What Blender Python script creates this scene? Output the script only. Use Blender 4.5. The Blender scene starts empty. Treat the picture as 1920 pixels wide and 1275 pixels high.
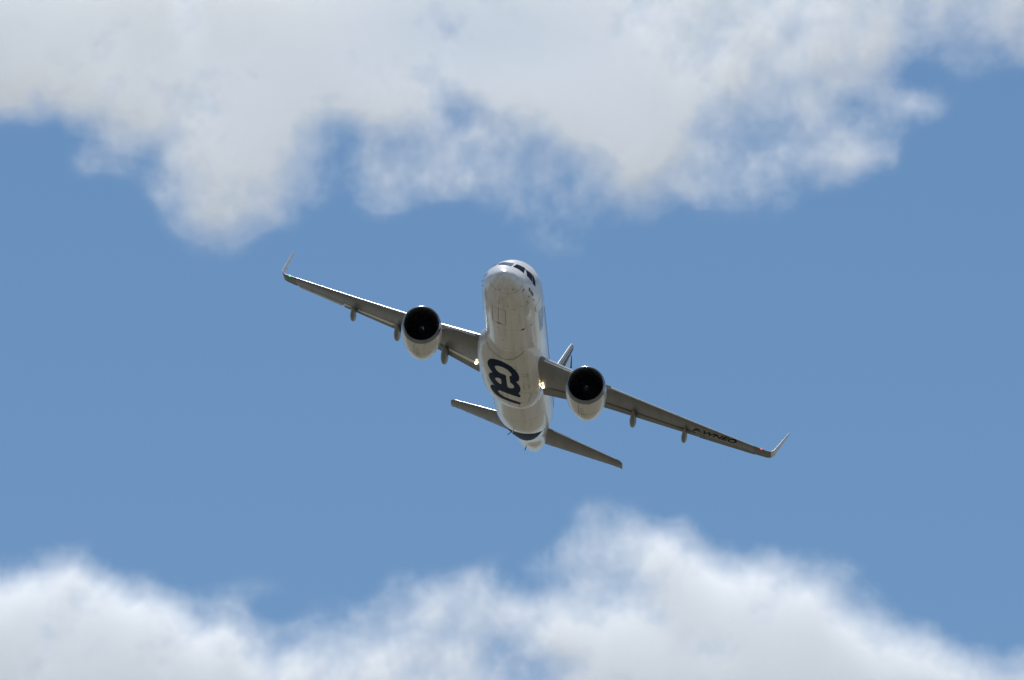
import bpy, bmesh, math, random
import numpy as np
from mathutils import Vector, Matrix, geometry, noise

S = bpy.context.scene
COL = S.collection
R = math.radians

# ------------------------------------------------------------------ camera, sky, sun, exposure
PITCH = R(20)
F_PX = 15500.0                        # focal length in pixels of a 1920 wide frame
cam = bpy.data.cameras.new('camera')
cam_o = bpy.data.objects.new('camera', cam)
COL.objects.link(cam_o)
S.camera = cam_o
cam.sensor_width = 36
cam.lens = 36 * F_PX / 1920
cam.clip_start = 1
cam.clip_end = 90000
cam_o.location = (0, 0, 1.7)
cam_o.rotation_euler = (math.pi / 2 + PITCH, 0, 0)
RIGHT = Vector((1, 0, 0)); UP = Vector((0, -math.sin(PITCH), math.cos(PITCH))); FWD = Vector((0, math.cos(PITCH), math.sin(PITCH)))

SUN_EL, SUN_AZ = R(62), R(-4)
world = bpy.data.worlds.new('World'); S.world = world; world.use_nodes = True
wt = world.node_tree
sky_n = wt.nodes.new('ShaderNodeTexSky'); sky_n.sky_type = 'NISHITA'; sky_n.sun_disc = False
sky_n.sun_elevation = SUN_EL; sky_n.sun_rotation = SUN_AZ
sky_n.altitude = 0; sky_n.air_density = 1; sky_n.dust_density = 0; sky_n.ozone_density = 4

wt.nodes['Background'].inputs[1].default_value = 0.078
sun = bpy.data.lights.new('sun', 'SUN'); sun.energy = 5.0; sun.angle = R(0.53); sun.color = (1, 0.992, 0.98)
sun_o = bpy.data.objects.new('sun', sun); COL.objects.link(sun_o)
sd = Vector((math.sin(SUN_AZ) * math.cos(SUN_EL), math.cos(SUN_AZ) * math.cos(SUN_EL), math.sin(SUN_EL)))
sun_o.rotation_euler = sd.to_track_quat('Z', 'Y').to_euler()
S.view_settings.view_transform = 'Standard'
S.view_settings.look = 'None'
S.view_settings.exposure = 0.0
S.view_settings.gamma = 1.0
S.cycles.volume_bounces = 12
S.cycles.max_bounces = 12
S.cycles.volume_step_rate = 1.5

# ------------------------------------------------------------------ materials
def mat(name, rgb, rough=0.4, metal=0.0, coat=0.0, emit=None, estr=0.0, spec=0.5):
    m = bpy.data.materials.new(name); m.use_nodes = True
    b = m.node_tree.nodes['Principled BSDF']
    b.inputs['Base Color'].default_value = (*rgb, 1)
    b.inputs['Roughness'].default_value = rough
    b.inputs['Metallic'].default_value = metal
    b.inputs['Coat Weight'].default_value = coat
    b.inputs['Coat Roughness'].default_value = 0.06
    b.inputs['Specular IOR Level'].default_value = spec
    if emit:
        b.inputs['Emission Color'].default_value = (*emit, 1)
        b.inputs['Emission Strength'].default_value = estr
    return m

class NT:
    def __init__(s, tree): s.t = tree
    def n(s, kind, **kw):
        x = s.t.nodes.new(kind)
        for k, v in kw.items(): setattr(x, k, v)
        return x
    def l(s, a, b): s.t.links.new(a, b)
    def m(s, op, a, b=None, c=None, clamp=False):
        x = s.t.nodes.new('ShaderNodeMath'); x.operation = op; x.use_clamp = clamp
        for i, v in enumerate((a, b, c)):
            if v is None: continue
            if isinstance(v, (int, float)): x.inputs[i].default_value = v
            else: s.t.links.new(v, x.inputs[i])
        return x.outputs[0]
    def mix(s, f, a, b):
        x = s.t.nodes.new('ShaderNodeMix'); x.data_type = 'RGBA'
        for sock, v in ((x.inputs['Factor'], f), (x.inputs['A'], a), (x.inputs['B'], b)):
            if isinstance(v, tuple): sock.default_value = (*v, 1)
            elif isinstance(v, (int, float)): sock.default_value = v
            else: s.t.links.new(v, sock)
        return x.outputs['Result']

def dirty(m, rgb, dark, stretch=(0.25, 2.2, 2.2), amt=0.35, seams=(), seam_w=0.02, bands=(), seam_axis=0, ribs=0):
    """paint with wear streaks running along the airflow, thin joints and painted bands"""
    k = NT(m.node_tree); b = m.node_tree.nodes['Principled BSDF']
    tc = k.n('ShaderNodeTexCoord')
    mp = k.n('ShaderNodeMapping'); mp.inputs['Scale'].default_value = stretch
    k.l(tc.outputs['Object'], mp.inputs['Vector'])
    no = k.n('ShaderNodeTexNoise'); no.inputs['Scale'].default_value = 1.0; no.inputs['Detail'].default_value = 6; no.inputs['Roughness'].default_value = 0.62
    k.l(mp.outputs[0], no.inputs['Vector'])
    n2 = k.n('ShaderNodeTexNoise'); n2.inputs['Scale'].default_value = 0.45; n2.inputs['Detail'].default_value = 3
    k.l(tc.outputs['Object'], n2.inputs['Vector'])
    f = k.m('MULTIPLY', k.m('SUBTRACT', no.outputs[0], 0.45, clamp=True), 3.2, clamp=True)
    f = k.m('MULTIPLY', f, k.m('MULTIPLY_ADD', n2.outputs[0], 1.4, -0.2, clamp=True))
    f = k.m('MULTIPLY', f, amt)
    c = k.mix(f, rgb, dark)
    sx = k.n('ShaderNodeSeparateXYZ'); k.l(tc.outputs['Object'], sx.inputs[0])
    for (cond, colr) in bands:
        c = k.mix(cond(k, sx), c, colr)
    for s_ in seams:
        d = k.m('ABSOLUTE', k.m('SUBTRACT', sx.outputs[seam_axis], s_))
        c = k.mix(k.m('MULTIPLY', k.m('LESS_THAN', d, seam_w), 0.45), c, tuple(v * 0.35 for v in dark))
    if ribs:
        fr = k.m('FRACT', k.m('DIVIDE', sx.outputs[1], ribs))
        c = k.mix(k.m('MULTIPLY', k.m('LESS_THAN', fr, .045), .4), c, dark)
        q = k.m('FRACT', k.m('DIVIDE', k.m('SUBTRACT', sx.outputs[0], k.m('MULTIPLY', k.m('ABSOLUTE', sx.outputs[1]), .42)), 1.05))
        c = k.mix(k.m('MULTIPLY', k.m('LESS_THAN', q, .035), .4), c, dark)
    k.l(c, b.inputs['Base Color'])
    r0 = b.inputs['Roughness'].default_value
    k.l(k.m('MULTIPLY_ADD', no.outputs[0], 0.18, r0 - 0.09), b.inputs['Roughness'])
    return m

WHITE = (0.78, 0.78, 0.765)
M = {}
M['fus'] = dirty(mat('fuselage_paint', WHITE, 0.24, coat=0.4, spec=.45), WHITE, (0.36, 0.32, 0.26), amt=1.0, stretch=(.16, 3.2, 3.2),
                 seams=(1.12, 6.6, 10.1, 14.2, 18.5, 23.9, 27.0, 30.6, 35.9), seam_w=0.022)
M['belly'] = dirty(mat('belly_paint', WHITE, 0.27, coat=0.3, spec=.45), (0.72, 0.71, 0.68), (0.33, 0.30, 0.25), amt=0.9, stretch=(.2, 2.6, 2.6),
                   seams=(13.2, 15.6, 17.9, 20.0), seam_w=0.018)
M['wing'] = dirty(mat('wing_grey_paint', (0.3, 0.3, 0.29), 0.38, coat=0.05, spec=.35), (0.20, 0.207, 0.205), (0.105, 0.106, 0.100),
                  stretch=(0.35, 1.9, 1.9), amt=0.95, ribs=.72)
M['wing_pale'] = dirty(mat('pale_grey_paint', (0.5, 0.5, 0.48), 0.35), (0.36, 0.36, 0.335), (0.18, 0.17, 0.15), amt=0.5)
M['wlet'] = dirty(mat('winglet_paint', WHITE, 0.5, spec=.3), (0.74, 0.74, 0.73), (0.25, 0.24, 0.22), amt=0.4,
                  bands=((lambda k, s_: k.m('LESS_THAN', k.m('ABSOLUTE', s_.outputs[1]), 17.35), (0.185, 0.190, 0.182)),))
M['fair'] = dirty(mat('track_fairing_paint', WHITE, 0.4), (0.22, 0.22, 0.205), (0.11, 0.105, 0.09), amt=0.5)
M['strip_light'] = mat('white_strip_light', (0.82, 0.82, 0.78), 0.35)  # white stands in for the light along the starboard flap slots and aileron
M['slat'] = mat('slat_metal', (0.60, 0.60, 0.60), 0.38, metal=0.35, coat=0.1)
M['edge'] = mat('bare_metal', (0.62, 0.63, 0.66), 0.24, metal=0.9)
M['nac'] = dirty(mat('nacelle_paint', WHITE, 0.27, coat=0.3, spec=.45), (0.75, 0.74, 0.71), (0.35, 0.31, 0.25), amt=0.55,
                 stretch=(0.6, 3, 3))
M['lip'] = dirty(mat('inlet_lip_metal', (0.3, 0.31, 0.34), 0.25, metal=0.85), (0.27, 0.285, 0.32), (0.09, 0.095, 0.11), stretch=(1, 2, 2), amt=0.7)
M['liner'] = mat('intake_liner', (0.020, 0.022, 0.027), 0.45)
M['fan'] = mat('fan_blade_metal', (0.025, 0.027, 0.032), 0.35, metal=0.5)
M['hot'] = mat('exhaust_metal', (0.30, 0.27, 0.24), 0.4, metal=0.9)
M['dark'] = mat('black_trim', (0.02, 0.02, 0.024), 0.5)
M['line'] = mat('door_gap', (0.14, 0.13, 0.115), 0.7, spec=.1)
M['seam'] = mat('panel_seam', (0.26, 0.24, 0.21), 0.6, spec=.2)
M['glass'] = mat('cockpit_glass', (0.003, 0.005, 0.016), 0.06, spec=0.03)
M['glass_sky'] = mat('windscreen_glass', (0.02, 0.03, 0.03), 0.05, coat=1.0, spec=1.0)
M['navy'] = mat('navy_lettering', (0.007, 0.019, 0.058), 0.55, spec=.08)
M['navy_gloss'] = mat('navy_paint', (0.009, 0.020, 0.045), 0.5, spec=.03)
M['black'] = mat('black_lettering', (0.006, 0.006, 0.008), 0.6, spec=.06)
M['blue'] = mat('blue_lettering', (0.20, 0.36, 0.60), 0.3, coat=0.3)
M['greyblue'] = mat('grey_blue_lettering', (0.06, 0.075, 0.12), 0.5, spec=.2)
M['red'] = mat('red_warning_paint', (0.40, 0.03, 0.03), 0.45)
M['white'] = mat('white_marking', (0.8, 0.8, 0.8), 0.4)
M['lamp'] = mat('lit_landing_lamp', (1, 0.9, 0.7), 0.3, emit=(1, 0.62, 0.26), estr=3.0)
M['lamp_core'] = mat('lit_landing_lamp_core', (1, 1, 0.9), 0.3, emit=(1, 0.90, 0.66), estr=6.0)
M['green'] = mat('lit_green_lamp', (0.1, 1, 0.5), 0.3, emit=(0.03, 1, 0.42), estr=2.2)
M['redl'] = mat('lit_red_lamp', (1, 0.1, 0.05), 0.3, emit=(1, 0.035, 0.02), estr=2.0)
# fin: white with blue diagonal stripes
def fin_bands():
    def stripe(a, b):
        def f(k, s):
            q = k.m('SUBTRACT', s.outputs[0], k.m('MULTIPLY', s.outputs[2], 0.845))
            return k.m('MULTIPLY', k.m('GREATER_THAN', q, a), k.m('LESS_THAN', q, b))
        return f
    return ((stripe(28.22, 28.40), (0.02, 0.07, 0.10)), (stripe(28.62, 30.6), (0.02, 0.05, 0.17)), (stripe(29.35, 29.45), (0.3, 0.4, 0.5)))
M['fin'] = dirty(mat('fin_paint', WHITE, 0.4, coat=0.0, spec=.04), WHITE, (0.5, 0.5, 0.48), bands=fin_bands(), amt=0.2)

M['rudder'] = dirty(mat('rudder_paint', WHITE, 0.3, coat=0.3), (0.66, 0.66, 0.64), (0.4, 0.4, 0.38), amt=0.3)

k = NT(wt)
tcw = k.n('ShaderNodeTexCoord'); sw = k.n('ShaderNodeSeparateXYZ'); k.l(tcw.outputs['Generated'], sw.inputs[0])
zz = k.m('MAXIMUM', sw.outputs[2], .02)
pl = k.n('ShaderNodeCombineXYZ'); k.l(k.m('DIVIDE', sw.outputs[0], zz), pl.inputs[0]); k.l(k.m('DIVIDE', sw.outputs[1], zz), pl.inputs[1])
nw = k.n('ShaderNodeTexNoise'); nw.inputs['Scale'].default_value = .9; nw.inputs['Detail'].default_value = 6; nw.inputs['Roughness'].default_value = .55
k.l(pl.outputs[0], nw.inputs['Vector'])
cf = k.m('MULTIPLY', k.m('SUBTRACT', nw.outputs[0], .48), 7.0, clamp=True)
# broken cloud fills the sky away from the clear stretch the aircraft crosses (elevation 17 to 23 degrees ahead)
el = k.m('ABSOLUTE', k.m('SUBTRACT', sw.outputs[2], .342))
ahead = k.m('MULTIPLY', k.m('SUBTRACT', .14, el, clamp=True), 18.0, clamp=True)
ahead = k.m('MULTIPLY', ahead, k.m('MULTIPLY', k.m('SUBTRACT', sw.outputs[1], .75, clamp=True), 8.0, clamp=True))
cf = k.m('MULTIPLY', cf, k.m('SUBTRACT', 1.0, ahead))
hz = k.m('POWER', k.m('SUBTRACT', 1.0, k.m('MULTIPLY', sw.outputs[2], 4.2, clamp=True), clamp=True), 1.5)
tint = k.n('ShaderNodeVectorMath'); tint.operation = 'MULTIPLY'; k.l(sky_n.outputs[0], tint.inputs[0]); tint.inputs[1].default_value = (.93, 1.035, 1.03)
wc = k.mix(k.m('MULTIPLY', cf, .85), tint.outputs[0], (7.6, 7.9, 8.3))
wc = k.mix(k.m('MULTIPLY', hz, .8), wc, (6.0, 6.6, 7.3))
k.l(wc, wt.nodes['Background'].inputs[0])

# ------------------------------------------------------------------ mesh helpers
def ob(name, verts, faces, m, parent=None, smooth=True, mats=None, fmat=None):
    me = bpy.data.meshes.new(name)
    me.from_pydata([tuple(map(float, v)) for v in verts], [], faces)
    for x in (mats or [m]): me.materials.append(x)
    bm = bmesh.new(); bm.from_mesh(me)
    bmesh.ops.recalc_face_normals(bm, faces=bm.faces)
    bm.to_mesh(me); bm.free()
    if fmat is not None: me.polygons.foreach_set('material_index', fmat)
    if smooth:
        me.polygons.foreach_set('use_smooth', [True] * len(me.polygons))
        me.set_sharp_from_angle(angle=R(38))
    me.update()
    o = bpy.data.objects.new(name, me); COL.objects.link(o)
    if parent: o.parent = parent
    return o

def loft(rings, close=True, caps=(True, True)):
    n = len(rings[0]); V = [p for r in rings for p in r]; F = []
    for i in range(len(rings) - 1):
        for j in range(n if close else n - 1):
            a = i * n + j; b = i * n + (j + 1) % n
            F.append((a, b, b + n, a + n))
    if caps[0]: F.append(tuple(range(n))[::-1])
    if caps[1]: F.append(tuple((len(rings) - 1) * n + j for j in range(n)))
    return V, F

#GEOM_BEGIN
def pchip(xs, ys, x):
    xs = np.asarray(xs, float); ys = np.asarray(ys, float)
    h = np.diff(xs); d = np.diff(ys) / h
    m = np.zeros(len(xs)); m[0] = d[0]; m[-1] = d[-1]
    for i in range(1, len(xs) - 1):
        if d[i - 1] * d[i] > 0:
            w1 = 2 * h[i] + h[i - 1]; w2 = h[i] + 2 * h[i - 1]
            m[i] = (w1 + w2) / (w1 / d[i - 1] + w2 / d[i])
    i = int(np.clip(np.searchsorted(xs, x) - 1, 0, len(xs) - 2))
    t = (x - xs[i]) / h[i]; t = min(max(t, 0), 1)
    return float((2*t**3-3*t**2+1)*ys[i] + (t**3-2*t**2+t)*h[i]*m[i] + (-2*t**3+3*t**2)*ys[i+1] + (t**3-t**2)*h[i]*m[i+1])

# fuselage stations: x, top z, bottom z, half width
FUS = [(0, -.72, -.72, .0), (.03, -.58, -.87, .16), (.1, -.46, -.99, .30), (.25, -.33, -1.13, .49), (.5, -.16, -1.29, .71),
       (.9, .05, -1.46, .97), (1.4, .30, -1.62, 1.23), (1.75, .49, -1.71, 1.38), (2.2, .79, -1.79, 1.53), (2.65, 1.08, -1.86, 1.65),
       (3.3, 1.47, -1.95, 1.77), (4.0, 1.85, -2.01, 1.86), (5.0, 2.01, -2.05, 1.94), (6.3, 2.07, -2.07, 1.975), (24.3, 2.07, -2.07, 1.975),
       (26.0, 2.07, -1.95, 1.96), (28.0, 2.05, -1.60, 1.84), (30.0, 2.00, -1.15, 1.58), (32.0, 1.90, -.65, 1.22), (34.0, 1.74, -.32, 1.08),
       (35.6, 1.55, .02, .82), (36.7, 1.30, .32, .54), (37.2, 1.16, .50, .38), (37.4, 1.06, .60, .26), (37.45, .98, .70, .15)]
FX = [s[0] for s in FUS]
def fus(x):
    t = pchip(FX, [s[1] for s in FUS], x); b = pchip(FX, [s[2] for s in FUS], x); w = pchip(FX, [s[3] for s in FUS], x)
    return t, b, w
def fus_pt(x, th):            # th = 0 at starboard, 90 deg on top
    t, b, w = fus(x); zc = (t + b) / 2; h = (t - b) / 2
    return (x, w * math.cos(th), zc + h * math.sin(th))
def fus_side(x, z, s, off=0.0):      # point on the skin at height z
    t, b, w = fus(x); zc = (t + b) / 2; h = (t - b) / 2
    q = max(-.999, min(.999, (z - zc) / h)); y = w * math.sqrt(1 - q * q)
    n = math.hypot(y / w / w, (z - zc) / h / h) or 1
    return (x, s * (y + off * (y / w / w) / n), z + off * ((z - zc) / h / h) / n)
def fus_bottom(x, y, off=0.0):
    t, b, w = fus(x); zc = (t + b) / 2; h = (t - b) / 2
    q = max(-.999, min(.999, y / w))
    return (x, y, zc - h * math.sqrt(1 - q * q) - off)
# belly fairing stations: x, bottom z, half width, top z
BEL = [(9.6, -1.75, 1.05, -.9), (10.3, -1.98, 1.42, -.75), (11.2, -2.18, 1.80, -.6), (12.2, -2.35, 2.12, -.5), (13.4, -2.50, 2.26, -.45), (15.0, -2.58, 2.30, -.45),
       (17.0, -2.58, 2.22, -.5), (18.8, -2.53, 2.08, -.6), (20.0, -2.42, 1.90, -.8), (20.9, -2.25, 1.62, -1.0), (21.5, -2.06, 1.30, -1.2)]
BX = [s[0] for s in BEL]
BP = 2.45
def bel(x):
    return tuple(pchip(BX, [s[i] for s in BEL], x) for i in (1, 2, 3))
def bel_bottom(x, y, off=0.0):
    b, w, t = bel(x); zc = -.95 if b < -1.5 else b / 2
    q = min(abs(y) / w, .9999)
    return (x, y, zc - (zc - b) * (1 - q ** BP) ** (1 / BP) - off)
def belly(x, y, off=0.0):     # lowest skin (fairing or fuselage) under (x, y)
    p = fus_bottom(x, y, off)
    if BX[0] < x < BX[-1]:
        q = bel_bottom(x, y, off)
        if q[2] < p[2]: return q
    return p
# wing
DIH, FLEX, WZ0 = 0.118, 0.22, -1.28
YK, YT = 6.4, 16.3
def w_le(y): return 12.15 + (y - 1.98) * .522
def w_te(y):
    if y < YK: return 18.42 + (y - 1.98) * 0.0
    return 18.42 + (y - YK) * (21.22 - 18.42) / (YT - YK)
def w_z(y): return WZ0 + DIH * (y - 1.98) + FLEX * (y / 17) ** 2
def w_t(y): return .150 - .042 * min(1, (y - 1.98) / (YK - 1.98)) - .006 * max(0, (y - YK) / (YT - YK))
def w_tw(y): return math.radians(2.6 - 3.2 * (y / 17))
def foil(f, t, up):
    yt = 5 * t * (.2969 * math.sqrt(f) - .126 * f - .3516 * f * f + .2843 * f ** 3 - .1036 * f ** 4)
    yc = .012 * math.sin(math.pi * f) + .010 * math.sin(math.pi * f) * f
    if not up: yt = yt * (1 - .25 * max(0, (f - .6) / .4)) 
    return yc + (yt if up else -yt)
def w_pt(f, y, up, s, off=0.0):
    c = w_te(y) - w_le(y); z = foil(f, w_t(y), up) * c + (off if up else -off); x = (f - .35) * c
    a = w_tw(y)
    return (w_le(y) + .35 * c + x * math.cos(a) + z * math.sin(a), s * y, w_z(y) + z * math.cos(a) - x * math.sin(a))
#GEOM_END

# ------------------------------------------------------------------ aircraft
# pose of the aircraft relative to the camera (right, down, forward) <- (aft, starboard, up)
RB = np.array([[0.03701487, -0.92648747, 0.37450082], [0.34322308, -0.34017375, -0.87548829], [0.93852428, 0.1609434, 0.3054004]])
TC = np.array([0.46342, 1.05611, 541.487]) - RB @ np.array([17.0, 0, 0])
CW = np.array([list(RIGHT), list(-UP), list(FWD)]).T
rw = CW @ RB; tw = CW @ TC + np.array([0, 0, 1.7])
air = bpy.data.objects.new('airliner', None); COL.objects.link(air)
air.matrix_world = Matrix([[*rw[0], tw[0]], [*rw[1], tw[1]], [*rw[2], tw[2]], [0, 0, 0, 1]])
air['label'] = 'white twin-engine airliner banking in flight with navy belly lettering and landing lights lit'
air['category'] = 'airplane'

# fuselage skin
xs = list(np.linspace(0, 1, 14) ** 2 * 2.0 + 0.003) + list(np.arange(2.2, 7, .22)) + list(np.arange(7.2, 24, .6)) + list(np.arange(24, 37.3, .35)) + [37.35, 37.45]
NTH = 72
V, F = loft([[fus_pt(x, 2 * math.pi * j / NTH) for j in range(NTH)] for x in xs])
fuselage = ob('fuselage', V, F, M['fus'], air)

# belly fairing
rings = []
for x in list(np.arange(9.6, 12, .15)) + list(np.arange(12, 19.4, .4)) + list(np.arange(19.4, 21.45, .12)) + [21.5]:
    b, w, t = bel(x); zc = -.95; r = []
    for j in range(64):
        a = 2 * math.pi * j / 64; c_, s_ = math.cos(a), math.sin(a)
        e = 2 / BP
        yy = w * abs(c_) ** e * (1 if c_ > 0 else -1)
        hz = (zc - b) if s_ < 0 else (t - zc) if t > zc else .05
        r.append((x, yy, zc + hz * abs(s_) ** e * (1 if s_ > 0 else -1)))
    rings.append(r)
V, F = loft(rings)
fairing = ob('belly_fairing', V, F, M['belly'], air)

def in_loops(p, loops):
    c = False
    for L in loops:
        n = len(L); j = n - 1
        for i in range(n):
            xi, yi = L[i]; xj, yj = L[j]
            if (yi > p[1]) != (yj > p[1]) and p[0] < (xj - xi) * (p[1] - yi) / (yj - yi) + xi: c = not c
            j = i
    return c
def decal(name, loops, fn, m, parent, step=0.25):
    """flat outline (with holes) laid on the skin by fn(a, b) -> 3-D"""
    vs, es = [], []
    for L in loops:
        k = len(vs); pts = []
        for i in range(len(L)):
            a, b = L[i], L[(i + 1) % len(L)]
            n = max(1, int(math.dist(a, b) / step))
            pts += [(a[0] + (b[0] - a[0]) * q / n, a[1] + (b[1] - a[1]) * q / n) for q in range(n)]
        vs += [Vector(p) for p in pts]; es += [(k + i, k + (i + 1) % len(pts)) for i in range(len(pts))]
    x0 = min(v.x for v in vs); x1 = max(v.x for v in vs); y0 = min(v.y for v in vs); y1 = max(v.y for v in vs)
    a = x0 + step * .5
    while a < x1:
        b = y0 + step * .47
        while b < y1:
            if in_loops((a, b), loops): vs.append(Vector((a + .003 * math.sin(a * 50 + b * 31), b)))
            b += step
        a += step
    r = geometry.delaunay_2d_cdt(vs, es, [], 0, 1e-5)
    F = [f for f in r[2] if in_loops((sum(r[0][i].x for i in f) / 3, sum(r[0][i].y for i in f) / 3), loops)]
    used = sorted({i for f in F for i in f}); ix = {u: i for i, u in enumerate(used)}
    return ob(name, [fn(r[0][u].x, r[0][u].y) for u in used], [tuple(ix[i] for i in f) for f in F], m, parent)
def chaikin(L, n=2):
    for _ in range(n):
        L = [q for i in range(len(L)) for q in
             ((.75 * L[i][0] + .25 * L[(i + 1) % len(L)][0], .75 * L[i][1] + .25 * L[(i + 1) % len(L)][1]),
              (.25 * L[i][0] + .75 * L[(i + 1) % len(L)][0], .25 * L[i][1] + .75 * L[(i + 1) % len(L)][1]))]
    return L
def text_mesh(s, size, bold=0.0):
    c = bpy.data.curves.new('t', 'FONT'); c.body = s; c.size = size; c.resolution_u = 4; c.offset = bold
    o = bpy.data.objects.new('t', c); COL.objects.link(o)
    bpy.context.view_layer.update()
    me = bpy.data.meshes.new_from_object(o.evaluated_get(bpy.context.evaluated_depsgraph_get()))
    bpy.data.objects.remove(o); bpy.data.curves.remove(c)
    bm = bmesh.new(); bm.from_mesh(me); bpy.data.meshes.remove(me)
    bmesh.ops.triangulate(bm, faces=bm.faces)
    y0, y1 = min(v.co.y for v in bm.verts), max(v.co.y for v in bm.verts)
    q = y0 + .12
    while q < y1:
        bmesh.ops.bisect_plane(bm, geom=bm.verts[:] + bm.edges[:] + bm.faces[:], plane_co=(0, q, 0), plane_no=(0, 1, 0)); q += .12
    bmesh.ops.triangulate(bm, faces=bm.faces)
    bm.verts.index_update()
    v = [(a.co.x, a.co.y) for a in bm.verts]; f = [tuple(x.index for x in g.verts) for g in bm.faces]; bm.free()
    return v, f
def ribbon(name, pts, width, fn, m, parent, closed=False):
    """thin strip of surface along a polyline in skin coordinates"""
    P = []
    n = len(pts)
    for i in range(n - (0 if closed else 1)):
        a, b = pts[i], pts[(i + 1) % n]; k = max(1, int(math.dist(a, b) / .2))
        P += [(a[0] + (b[0] - a[0]) * q / k, a[1] + (b[1] - a[1]) * q / k) for q in range(k)]
    P.append(pts[0] if closed else pts[-1])
    V, F = [], []
    for i, p in enumerate(P):
        a = P[max(0, i - 1)]; b = P[min(len(P) - 1, i + 1)]
        d = Vector((b[0] - a[0], b[1] - a[1])).normalized(); w = width / 2
        V += [fn(p[0] - d.y * w, p[1] + d.x * w), fn(p[0] + d.y * w, p[1] - d.x * w)]
    F = [(2 * i, 2 * i + 1, 2 * i + 3, 2 * i + 2) for i in range(len(P) - 1)]
    return ob(name, V, F, m, parent)
#TRACED
TR = {'logo': [[(13.15, 1.11), (12.8, 1.06), (12.5, 0.93), (12.23, 0.71), (12.09, 0.42), (12.06, 0.1), (12.15, -0.25), (12.36, -0.57), (12.68, -0.84), (13.09, -1.01), (13.53, -1.1), (13.93, -1.12), (14.26, -1.08), (14.47, -1.0), (14.54, -0.88), (14.74, -0.96), (15.15, -1.08), (15.6, -1.14), (16.07, -1.14), (16.42, -1.08), (16.71, -0.98), (16.88, -0.99), (17.03, -1.08), (17.61, -1.09), (17.39, -0.74), (17.33, -0.39), (17.28, -0.04), (17.26, 0.17), (17.26, 0.31), (17.36, 0.42), (17.55, 0.49), (17.76, 0.46), (18.03, 0.34), (18.26, 0.18), (18.35, -0.07), (18.41, -0.42), (18.48, -0.69), (18.63, -0.92), (18.73, -1.01), (19.16, -1.01), (19.02, -0.66), (18.98, -0.32), (18.93, 0.03), (18.88, 0.32), (18.76, 0.56), (18.47, 0.81), (18.11, 0.98), (17.73, 1.06), (17.36, 1.04), (17.0, 0.94), (16.75, 0.8), (16.7, 0.65), (16.58, 0.72), (16.41, 0.84), (15.98, 0.98), (15.63, 1.06), (15.25, 1.08), (14.86, 1.01), (14.55, 0.87), (14.33, 0.7), (14.17, 0.84), (13.8, 1.0), (13.52, 1.1)], [(13.19, 0.57), (13.05, 0.52), (12.89, 0.37), (12.82, 0.12), (12.86, -0.16), (13.01, -0.4), (13.32, -0.57), (13.6, -0.62), (13.74, -0.6), (13.84, -0.49), (14.04, -0.46), (14.48, -0.49), (15.01, -0.5), (15.06, -0.61), (15.4, -0.72), (15.67, -0.74), (15.9, -0.67), (16.1, -0.51), (16.09, -0.34), (15.98, -0.25), (15.09, -0.25), (14.02, -0.23), (13.94, -0.2), (13.89, -0.05), (13.92, 0.13), (13.82, 0.34), (13.5, 0.52)], [(15.25, 0.59), (15.0, 0.51), (14.85, 0.36), (14.83, 0.2), (14.91, 0.14), (15.94, 0.15), (15.96, 0.26), (15.76, 0.43), (15.49, 0.57)]],
      'lamps_port': [(16.67, 2.32, .10, 'lamp_core'), (15.82, 2.34, .075, 'lamp')],
      'lamps_starboard': [(16.85, 2.42, .10, 'lamp_core'), (16.1, 2.33, .07, 'lamp')],
      'reg': ((19.03, 12.16), (19.74, 15.0), (18.30, 12.42))}
#TRACED_END

# belly lettering and doors
bfn = lambda x, y: belly(x, y, .012)
if 'logo' in TR:
    decal('belly_lettering', [chaikin(L, 1) for L in TR['logo']], bfn, M['navy'], fairing, .3)
ffn = lambda x, y: fus_bottom(x, y, .008)
bf2 = lambda x, y: belly(x, y, .008)
for s in (1, -1):
    ribbon('main_gear_door', [(16.6, s * .16), (18.7, s * .16), (18.7, s * 1.5), (17.0, s * 1.75), (16.6, s * 1.6)], .022, bf2, M['seam'], fairing, True)
    ribbon('air_inlet_edge', [(12.3, s * .55), (12.75, s * .6), (12.7, s * .95), (12.35, s * .9)], .03, bf2, M['seam'], fairing, True)
ribbon('fairing_joint', [(9.85, 1.72), (10.3, 1.62), (10.75, 1.42), (11.2, .95), (11.5, .5), (11.64, .15), (11.6, -.25), (11.3, -.72), (10.85, -1.08), (10.5, -1.30)], .035, lambda x, y: belly(x, y, .02), M['line'], fairing)
ribbon('access_panel', [(15.1, -1.35), (15.9, -1.35), (15.9, -1.66), (15.1, -1.66)], .03, bf2, M['seam'], fairing, True)
ribbon('access_panel', [(13.6, -1.25), (13.62, -1.7), (13.2, -1.5)], .03, bf2, M['seam'], fairing)
ribbon('access_panel', [(19.2, -.2), (19.9, -.2), (19.9, -.9), (19.2, -.9)], .02, bf2, M['seam'], fairing, True)
for (x, y, q) in ((13.3, -1.3, .035), (14.4, 1.5, .04), (18.9, -1.4, .035), (12.6, -.1, .03), (19.6, .6, .04)):
    decal('vent_port', [[(x + q * math.cos(a), y + q * .8 * math.sin(a)) for a in np.linspace(0, 2 * math.pi, 10, endpoint=False)]], bf2, M['line'], fairing, .3)

band = [(27.15 + .42 * y * y, y) for y in np.linspace(-1.55, 1.55, 15)] + [(31.3 - 1.32 * y * y, y) for y in np.linspace(1.50, -1.50, 15)]
decal('tail_band', [band], lambda x, y: fus_bottom(x, y, .018), M['navy_gloss'], fuselage, .2)
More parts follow.
